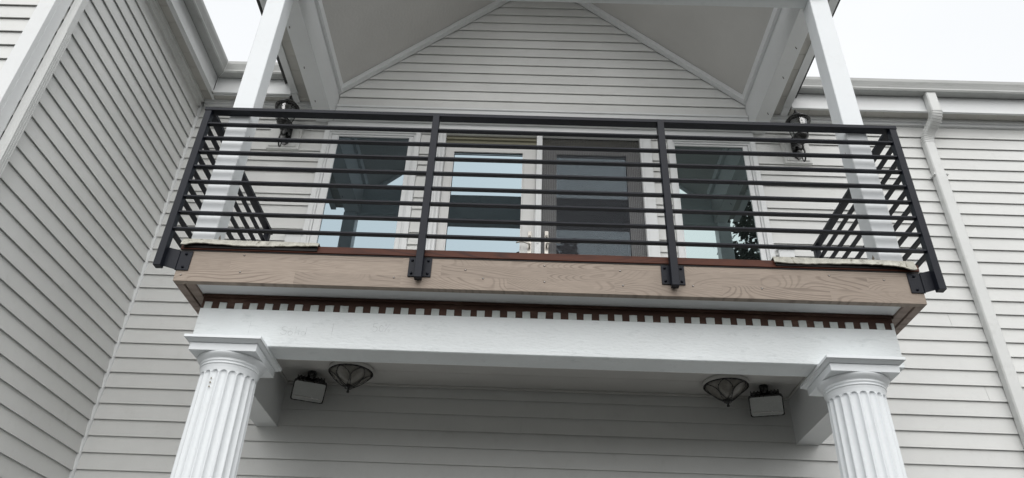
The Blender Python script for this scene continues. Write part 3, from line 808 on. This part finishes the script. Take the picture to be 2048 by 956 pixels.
# ------------------------------------------------------------------ balcony railing
rail = thing("balcony_railing", (0.0243, 0.70, 0.404), "black metal balcony railing with eight horizontal bars", "railing")
RY = 0.6955; RXL, RXR = -0.3980, 0.4465
RT = 0.6340; PD = 0.0085; PW = 0.0080
RB = 0.9720
box("top_rail", rail, BLACK, (RXL - 0.0008, RXR + 0.0008, RY - 0.0006, RY + 0.0105, RT - 0.0050, RT), 0.0015)
for a, b_ in ((RXL - 0.0006, RXL + 0.0098), (RXR - 0.0098, RXR + 0.0006)):
    box("top_rail", rail, BLACK, (a, b_, RY + 0.0107, RB + 0.003, RT - 0.0050, RT), 0.0015)
ptop = RT - 0.0052
for a, b_ in ((RXL, RXL + PW), (RXR - PW, RXR)):
    box("corner_post", rail, BLACK, (a, b_, RY, RY + PD, 0.4068, ptop), 0.0015)
    box("wall_post", rail, BLACK, (a, b_, RB - PD, RB, 0.4068, ptop), 0.0015)
MIDS = (-0.1126, 0.1612)
for xm in MIDS:
    box("mid_post", rail, BLACK, (xm - 0.0040, xm + 0.0040, RY - 0.0012, RY + 0.0075, 0.4012, RT - 0.0030), 0.0015)
segs = [(RXL + PW, MIDS[0] - 0.0040), (MIDS[0] + 0.0040, MIDS[1] - 0.0040), (MIDS[1] + 0.0040, RXR - PW)]
for k in range(8):
    zt = 0.6105 - 0.02195 * k
    for a, b_ in segs:
        box("bar", rail, BLACK, (a + 0.0002, b_ - 0.0002, RY + 0.0010, RY + 0.0070, zt - 0.0023, zt), 0.001)
    for a, b_ in ((RXL + 0.0008, RXL + 0.0068), (RXR - 0.0068, RXR - 0.0008)):
        box("bar", rail, BLACK, (a, b_, RY + PD + 0.0002, RB - PD - 0.0002, zt - 0.0023, zt), 0.001)
# face plates and bolts
def bolt(x, y, z, par, axis='Y', r=0.006):
    m = MB()
    if axis == 'Y':
        m.tube([M(x, y, z), M(x, y - 0.0004, z)], r * 1.5, 12); m.tube([M(x, y - 0.0004, z), M(x, y - 0.0013, z)], r, 6)
    else:
        m.tube([M(x, y, z), M(x + axis * 0.0013, y, z)], r, 6)
    m.build("bolt", BLACK, par)
for xm in MIDS:
    pl = box("mounting_plate", rail, BLACK, (xm - 0.0125, xm + 0.0125, FY - 0.0016, FY - 0.0001, 0.4072, 0.4305), 0.001)
    for dx in (-0.0088, 0.0088):
        for dz in (0.4108, 0.4268): bolt(xm + dx, FY - 0.0016, dz, pl)
    box("stand_off", rail, BLACK, (xm - 0.0036, xm + 0.0036, RY + 0.0076, FY - 0.0017, 0.4040, 0.4280), 0.001)
for sx, xe, xp in ((-1, SX0, RXL), (1, SX1, RXR)):
    # plate wrapping the fascia corner
    x_in = xe - sx * 0.0135
    pl = box("mounting_plate", rail, BLACK, (min(x_in, xe + sx * 0.0012), max(x_in, xe + sx * 0.0012), FY - 0.0014, FY - 0.0001, 0.4062, 0.4302), 0.001)
    for dz in (0.4100, 0.4262): bolt(xe - sx * 0.0070, FY - 0.0014, dz, pl)
    # gusset web with welded, nibbled edge
    xa, xb = xe + sx * 0.0002, xp - sx * 0.0070
    ya, yb = FY - 0.0015, RY + 0.0082
    N = 10; m = MB()
    top = []; bot = []
    for i in range(N + 1):
        u = i / N
        top.append((xa + (xb - xa) * u, ya + (yb - ya) * u, 0.4302 + 0.0032 * u))
        bot.append((xa + (xb - xa) * u, ya + (yb - ya) * u, 0.4068 + 0.0035 * u))
    ring = top + bot[::-1]
    m.prism([(p[0], p[1] - 0.0009, p[2]) for p in ring], [(p[0], p[1] + 0.0009, p[2]) for p in ring])
    g_ = m.build("gusset", BLACK, rail)
    for i in range(12):
        zc = 0.4075 + i * 0.0019
        m = MB(); m.tube([M(xb - sx * 0.0002, yb - 0.0004, zc), M(xb - sx * 0.0002, yb - 0.0004, zc + 0.0016)], [0.0045, 0.0025], 6); m.build("weld_bead", BLACK, g_)
    # rear bracket to the deck side
    box("bracket", rail, BLACK, (min(xp - sx * 0.008, xe + sx * 0.0002), max(xp - sx * 0.008, xe + sx * 0.0002), RB - 0.006, RB - 0.003, 0.408, 0.430), 0.001)

# ------------------------------------------------------------------ bent flashings lying on the deck edge
def flashing(x0, x1, seed, label, zl, zr):
    rnd = random.Random(seed)
    t = thing("bent_flashing", ((x0 + x1) / 2, 0.704, 0.4425), label, "flashing", "bent metal flashings on the deck edge")
    N = 48; th = 0.0005
    top = []; mid = []; low = []
    ph = rnd.random() * 6
    for i in range(N + 1):
        u = i / N; x = x0 + (x1 - x0) * u
        e = math.exp(-((u - 0.02) / 0.05) ** 2) if seed == 3 else math.exp(-((u - 0.97) / 0.06) ** 2)
        dip = zl + (zr - zl) * u + 0.0009 * math.sin(u * 7 + ph) + 0.0003 * rnd.uniform(-1, 1) - 0.0030 * e
        yl = FY - 0.0068 - 0.0012 * math.sin(u * 5 + ph)
        top.append((x, FY + 0.030, 0.4452 - 0.0006 * u + 0.0004 * math.sin(u * 9)))
        mid.append((x, FY - 0.0038, 0.4448 - 0.0005 * u + 0.0002 * math.sin(u * 11)))
        low.append((x + rnd.uniform(-1, 1) * 0.0002, yl, dip))
    rows = [top, mid, low]
    P = []
    for r in rows: P += [M(*p) for p in r]
    for r in rows: P += [M(p[0], p[1] + th * 2, p[2] - th) for p in r]
    n = N + 1; F = []
    for r in range(2):
        for i in range(N):
            F.append((r * n + i, r * n + i + 1, (r + 1) * n + i + 1, (r + 1) * n + i))
            F.append(((3 + r) * n + i, (4 + r) * n + i, (4 + r) * n + i + 1, (3 + r) * n + i + 1))
    for i in range(N):
        F.append((2 * n + i, 2 * n + i + 1, 5 * n + i + 1, 5 * n + i)); F.append((i, 3 * n + i, 3 * n + i + 1, i + 1))
    for e in (0, N):
        for r in range(2): F.append((r * n + e, (r + 1) * n + e, (4 + r) * n + e, (3 + r) * n + e))
    m = MB(); m.add(P, F); m.build("sheet", FLASH, t)
    MB().box(x0 + 0.001, x1 - 0.001, FY - 0.0026, FY + 0.028, 0.4415, 0.4432).build("gap_shade", GAPBLACK, t)  # black slab standing in for the shade under the sheet
    m = MB(); m.box(x0 + 0.002, x1 - 0.001, FY - 0.0032, FY - 0.0019, 0.4342, 0.4426); m.build("gap_shade", GAPBLACK, t)  # black strip for the shaded gap below the hanging lip
    return t
flashing(-0.3765, -0.2262, 3, "bent dirty white flashing lying on the deck edge left of the doors", 0.4372, 0.4378)
flashing(0.2715, 0.4235, 5, "bent lichen stained flashing lying on the deck edge right of the doors", 0.4376, 0.4352)

# ------------------------------------------------------------------ lanterns
def lantern(cx, sgn, label):
    cy = 0.9640
    t = thing("wall_lantern", (cx, 0.990, 0.83), label, "wall lantern", "black lanterns beside the porch posts")
    # back plate
    m = MB()
    pr = [(0.0, 0.872), (0.006, 0.867), (0.0082, 0.858), (0.0082, 0.834), (0.006, 0.825), (0.0, 0.820)]
    ring = [(cx + a, z) for a, z in pr] + [(cx - a, z) for a, z in pr[::-1][1:-1]]
    m.prism([(x, 0.9880, z) for x, z in ring], [(x, 0.9904, z) for x, z in ring])
    m.build("back_plate", IRON, t)
    # arm and scroll
    pts = [M(cx, 0.9700 + 0.0075 * math.cos(math.radians(80 + 17 * i)) * (1 - 0.012 * i), 0.8140 + 0.0140 * math.sin(math.radians(80 + 17 * i)) * (1 - 0.012 * i)) for i in range(20)]
    m = MB(); m.tube(pts, [0.010 - 0.005 * (i / 19) for i in range(20)], 8)
    m.tube([M(cx, 0.9885, 0.846), M(cx, 0.9820, 0.838), M(cx, 0.9730, 0.8290), M(cx, 0.9660, 0.8270), M(cx, cy, 0.8330)], [0.014, 0.011, 0.010, 0.010, 0.012], 8)
    m.build("scroll_arm", IRON, t)
    # base cup
    MB().ring([(0.0020, 0.8320), (0.0040, 0.8350), (0.0030, 0.8390), (0.0070, 0.8420), (0.0115, 0.8465), (0.0125, 0.8505), (0.0105, 0.8515)], cx, cy, 20).build("base_cup", IRON, t)
    # glass body
    MB().ring([(0.0120, 0.8515), (0.0146, 0.8600), (0.0162, 0.8700), (0.0166, 0.8790)], cx, cy, 24, cap=False).build("glass_body", CLEAR, t)
    MB().ring([(0.0022, 0.8516), (0.0022, 0.8660), (0.0012, 0.8700), (0.0002, 0.8720)], cx, cy, 10).build("candle", IRON, t)
    for k in range(6):
        a = math.radians(60 * k + 15)
        pp = [M(cx + r * math.cos(a), cy + r * math.sin(a), z) for r, z in ((0.0125, 0.8505), (0.0154, 0.8600), (0.0170, 0.8700), (0.0174, 0.8800))]
        MB().tube(pp, 0.0036, 6).build("cage_bar", IRON, t)
    MB().tube([M(cx + 0.0174 * math.cos(2 * math.pi * k / 24), cy + 0.0174 * math.sin(2 * math.pi * k / 24), 0.8790) for k in range(24)], 0.0035, 6, closed=True).build("cage_ring", IRON, t)
    # roof with a flared rim, crown and finial
    MB().ring([(0.0150, 0.8795), (0.0208, 0.8800), (0.0210, 0.8815), (0.0185, 0.8850), (0.0140, 0.8905), (0.0090, 0.8945), (0.0048, 0.8965), (0.0040, 0.8985), (0.0052, 0.9000), (0.0030, 0.9020), (0.0014, 0.9040), (0.0024, 0.9058), (0.0012, 0.9085), (0.0002, 0.9095)], cx, cy, 24).build("cap", IRON, t)
    return t
lantern(-0.4125, 1, "black wall lantern on the siding left of the doors")
lantern(0.4560, -1, "black wall lantern on the siding right of the doors")

# ------------------------------------------------------------------ bowl lights and floodlights under the porch
def bowl(cx, cy, label):
    t = thing("ceiling_light", (cx, cy, 0.4003), label, "ceiling light", "bowl lights under the porch ceiling")
    MB().ring([(0.0286, 0.3942), (0.0298, 0.3952), (0.0300, 0.4000), (0.0290, 0.4002)], cx, cy, 40).build("canopy", STUCCO, t)
    prof = [(0.0015, 0.3748), (0.0075, 0.3770), (0.0150, 0.3815), (0.0215, 0.3870), (0.0262, 0.3920), (0.0282, 0.3938)]
    MB().ring(prof, cx, cy, 40).build("glass_bowl", BOWL, t)
    MB().tube([M(cx + 0.0290 * math.cos(2 * math.pi * k / 40), cy + 0.0290 * math.sin(2 * math.pi * k / 40), 0.3938) for k in range(40)], 0.0040, 6, closed=True).build("rim_wire", IRON, t)
    def surf(a, u):   # point just outside the bowl, u 0 tip .. 1 rim
        r = 0.0028 + 0.0265 * (u ** 0.85); z = 0.3740 + 0.0196 * (u ** 1.25)
        return M(cx + r * math.cos(a), cy + r * math.sin(a), z)
    for k in range(6):
        a0 = math.radians(60 * k + 12)
        for s in (-1, 1):
            pts = [surf(a0 + s * math.radians(29) * math.sin(math.pi * min(1, u * 1.0)) ** 0.9, u) for u in [i / 14 for i in range(15)]]
            MB().tube(pts, 0.0028, 6).build("petal_wire", IRON, t)
    MB().ring([(0.0002, 0.3655), (0.0018, 0.3662), (0.0020, 0.3680), (0.0010, 0.3692), (0.0016, 0.3702), (0.0050, 0.3722), (0.0056, 0.3742), (0.0040, 0.3755), (0.001, 0.3758)], cx, cy, 16).build("finial", IRON, t)
    return t
bowl(-0.2262, 0.9440, "bowl light with black petal wires under the porch, nearer the left column")
bowl(0.2730, 0.9480, "bowl light with black petal wires under the porch, nearer the right column")

def flood(cx, cy, ang, label):
    cz = 0.3735
    t = thing("flood_light", (cx, cy, 0.4003), label, "floodlight", "floodlights under the porch ceiling")
    a = math.radians(ang)
    U = Vector((math.cos(a), math.sin(a), 0)); B = Vector((-math.sin(a), math.cos(a), 0))     # B: backwards
    tl = math.radians(50)
    V = (B * math.sin(tl) + Vector((0, 0, -1)) * math.cos(tl))                                # down the face
    N = U.cross(V); 
    if N.y > 0: N = -N                                                                       # facing out and down
    O = M(cx, cy, cz)
    W, H, Dp = 0.118, 0.084, 0.085
    def P(u, v, n): return O + U * u + V * v + N * n
    def rr(w, h, c, n):
        o = [(-w + c, -h), (w - c, -h), (w - c * .3, -h + c * .3), (w, -h + c), (w, h - c), (w - c * .3, h - c * .3), (w - c, h), (-w + c, h), (-w + c * .3, h - c * .3), (-w, h - c), (-w, -h + c), (-w + c * .3, -h + c * .3)]
        return [P(u, v, n) for u, v in o]
    m = MB(); m.prism(rr(W, H, 0.015, 0), rr(W, H, 0.015, -0.018), raw=True); m.prism(rr(W * .94, H * .92, 0.02, -0.018), rr(W * .86, H * .86, 0.02, -Dp), raw=True)
    m.build("housing", IRON, t)
    for k in range(9):
        u = -W * 0.8 + W * 1.6 * k / 8
        m = MB(); m.prism([P(u - 0.004, -H * 1.04, -0.020), P(u + 0.004, -H * 1.04, -0.020), P(u + 0.004, -H * .96, -Dp), P(u - 0.004, -H * .96, -Dp)], [P(u - 0.004, -H * .8, -0.020), P(u + 0.004, -H * .8, -0.020), P(u + 0.004, -H * .5, -Dp), P(u - 0.004, -H * .5, -Dp)], raw=True)
        m.build("cooling_fin", IRON, t)
    m = MB(); m.prism(rr(W * .93, H * .90, 0.014, 0.0015), rr(W * .93, H * .90, 0.014, 0.0005), raw=True); m.build("lens", LAMPFACE, t)
    m = MB(); m.tube([P(-W * .8, H * .52, 0.003), P(W * .8, H * .60, 0.003)], 0.003, 6); m.build("lens_seam", STUCCO, t)
    m = MB(); m.tube([P(W * .25, H * .50, 0.003), P(W * .36, H * .58, 0.004), P(W * .6, H * .56, 0.003), P(W * .78, H * .62, 0.003)], 0.0022, 6); m.build("lamp_clip", WHITE, t)
    # bracket and ceiling box
    base = M(cx, cy, 0.4002) + B * -0.02
    m = MB(); m.tube([P(0, -H * .75, -0.045), P(0, -H * 1.15, -0.05), base + Vector((0, 0, -0.035))], 0.020, 8); m.tube([base, base + Vector((0, 0, -0.045))], [0.034, 0.028], 12)
    m.build("bracket", IRON, t)
    return t
flood(-0.2835, 0.9640, 20, "black finned floodlight with grey lens hanging beside the left bowl light")
flood(0.3270, 0.9600, -18, "black finned floodlight with grey lens hanging beside the right bowl light")

# ------------------------------------------------------------------ small wall boxes by the deck
for x0, x1, zz, lab in ((-0.3765, -0.3480, 0.6460, "small white capped block on the siding left of the left window"), (0.3925, 0.4200, 0.6455, "small white capped block on the siding right of the right window")):
    t = thing("wall_block", ((x0 + x1) / 2, 0.996, zz - 0.03), lab, "wall block", "small white capped blocks on the wall")  # plain block with a ledge on top
    box("block_body", t, WHITE, (x0 + 0.002, x1 - 0.002, 0.992, 0.9976, zz - 0.030, zz - 0.0035), 0.002)
    box("block_cap", t, WHITE, (x0, x1, 0.988, 0.9976, zz - 0.0033, zz), 0.002)

# ------------------------------------------------------------------ trees in front of the house (seen only in the window glass)
def tree(x, y, h, r, label, seed, cone=False):
    rnd = random.Random(seed)
    t = bpy.data.objects.new("tree", None); C.objects.link(t); t.location = (x, y, 0); ORG[t.name] = Vector((x, y, 0))
    tag(t, label, "tree")
    m = MB(); m.tube([(x, y, -0.1), (x + 0.1, y, h * .3), (x - 0.1, y + 0.1, h * .6), (x, y, h * .95)], [0.22, 0.17, 0.1, 0.02], 8); m.build("trunk", BARK, t)
    m = MB(); P = []; F = []
    limbs = []
    for i in range(60 if not cone else 80):
        z = h * (0.25 + 0.75 * (i + rnd.random()) / (60 if not cone else 80)); a = rnd.random() * 6.28
        k = (1 - (z / h - 0.25) / 0.75)
        L = r * ((0.15 + k) if cone else (0.35 + 1.3 * k * (1.2 - k))) * rnd.uniform(.7, 1.15)
        limbs.append((z, a, L))
        e = Vector((x + L * math.cos(a), y + L * math.sin(a), z + (0.3 if not cone else -0.2) * L))
        m.tube([(x, y, z), e], [0.04, 0.01], 4)
        for c in range(9):
            u = rnd.uniform(.35, 1.05); cc = Vector((x, y, z)).lerp(e, u) + Vector((rnd.gauss(0, .15), rnd.gauss(0, .15), rnd.gauss(0, .12)))
            for l in range(16):
                q = cc + Vector((rnd.gauss(0, .16), rnd.gauss(0, .16), rnd.gauss(0, .12)))
                n = Vector((rnd.gauss(0, 1), rnd.gauss(0, 1), rnd.gauss(0, 1))).normalized(); a1 = n.orthogonal().normalized() * rnd.uniform(.06, .13); b1 = n.cross(a1).normalized() * 0.06
                s = len(P); P += [q - a1, q + b1, q + a1, q - b1]; F.append((s, s + 1, s + 2, s + 3))
    m.build("limbs", BARK, t)
    m = MB(); m.add(P, F); o = m.build("crown", LEAF, t, recalc=False)
    return t
tree(6.5, -6.6, 14.3, 1.7, "leafy dark tree opposite the house, mirrored in the right window", 4)
tree(1.75, -15.0, 18.1, 0.8, "slim conifer opposite the house, mirrored low in the right door", 9, True)
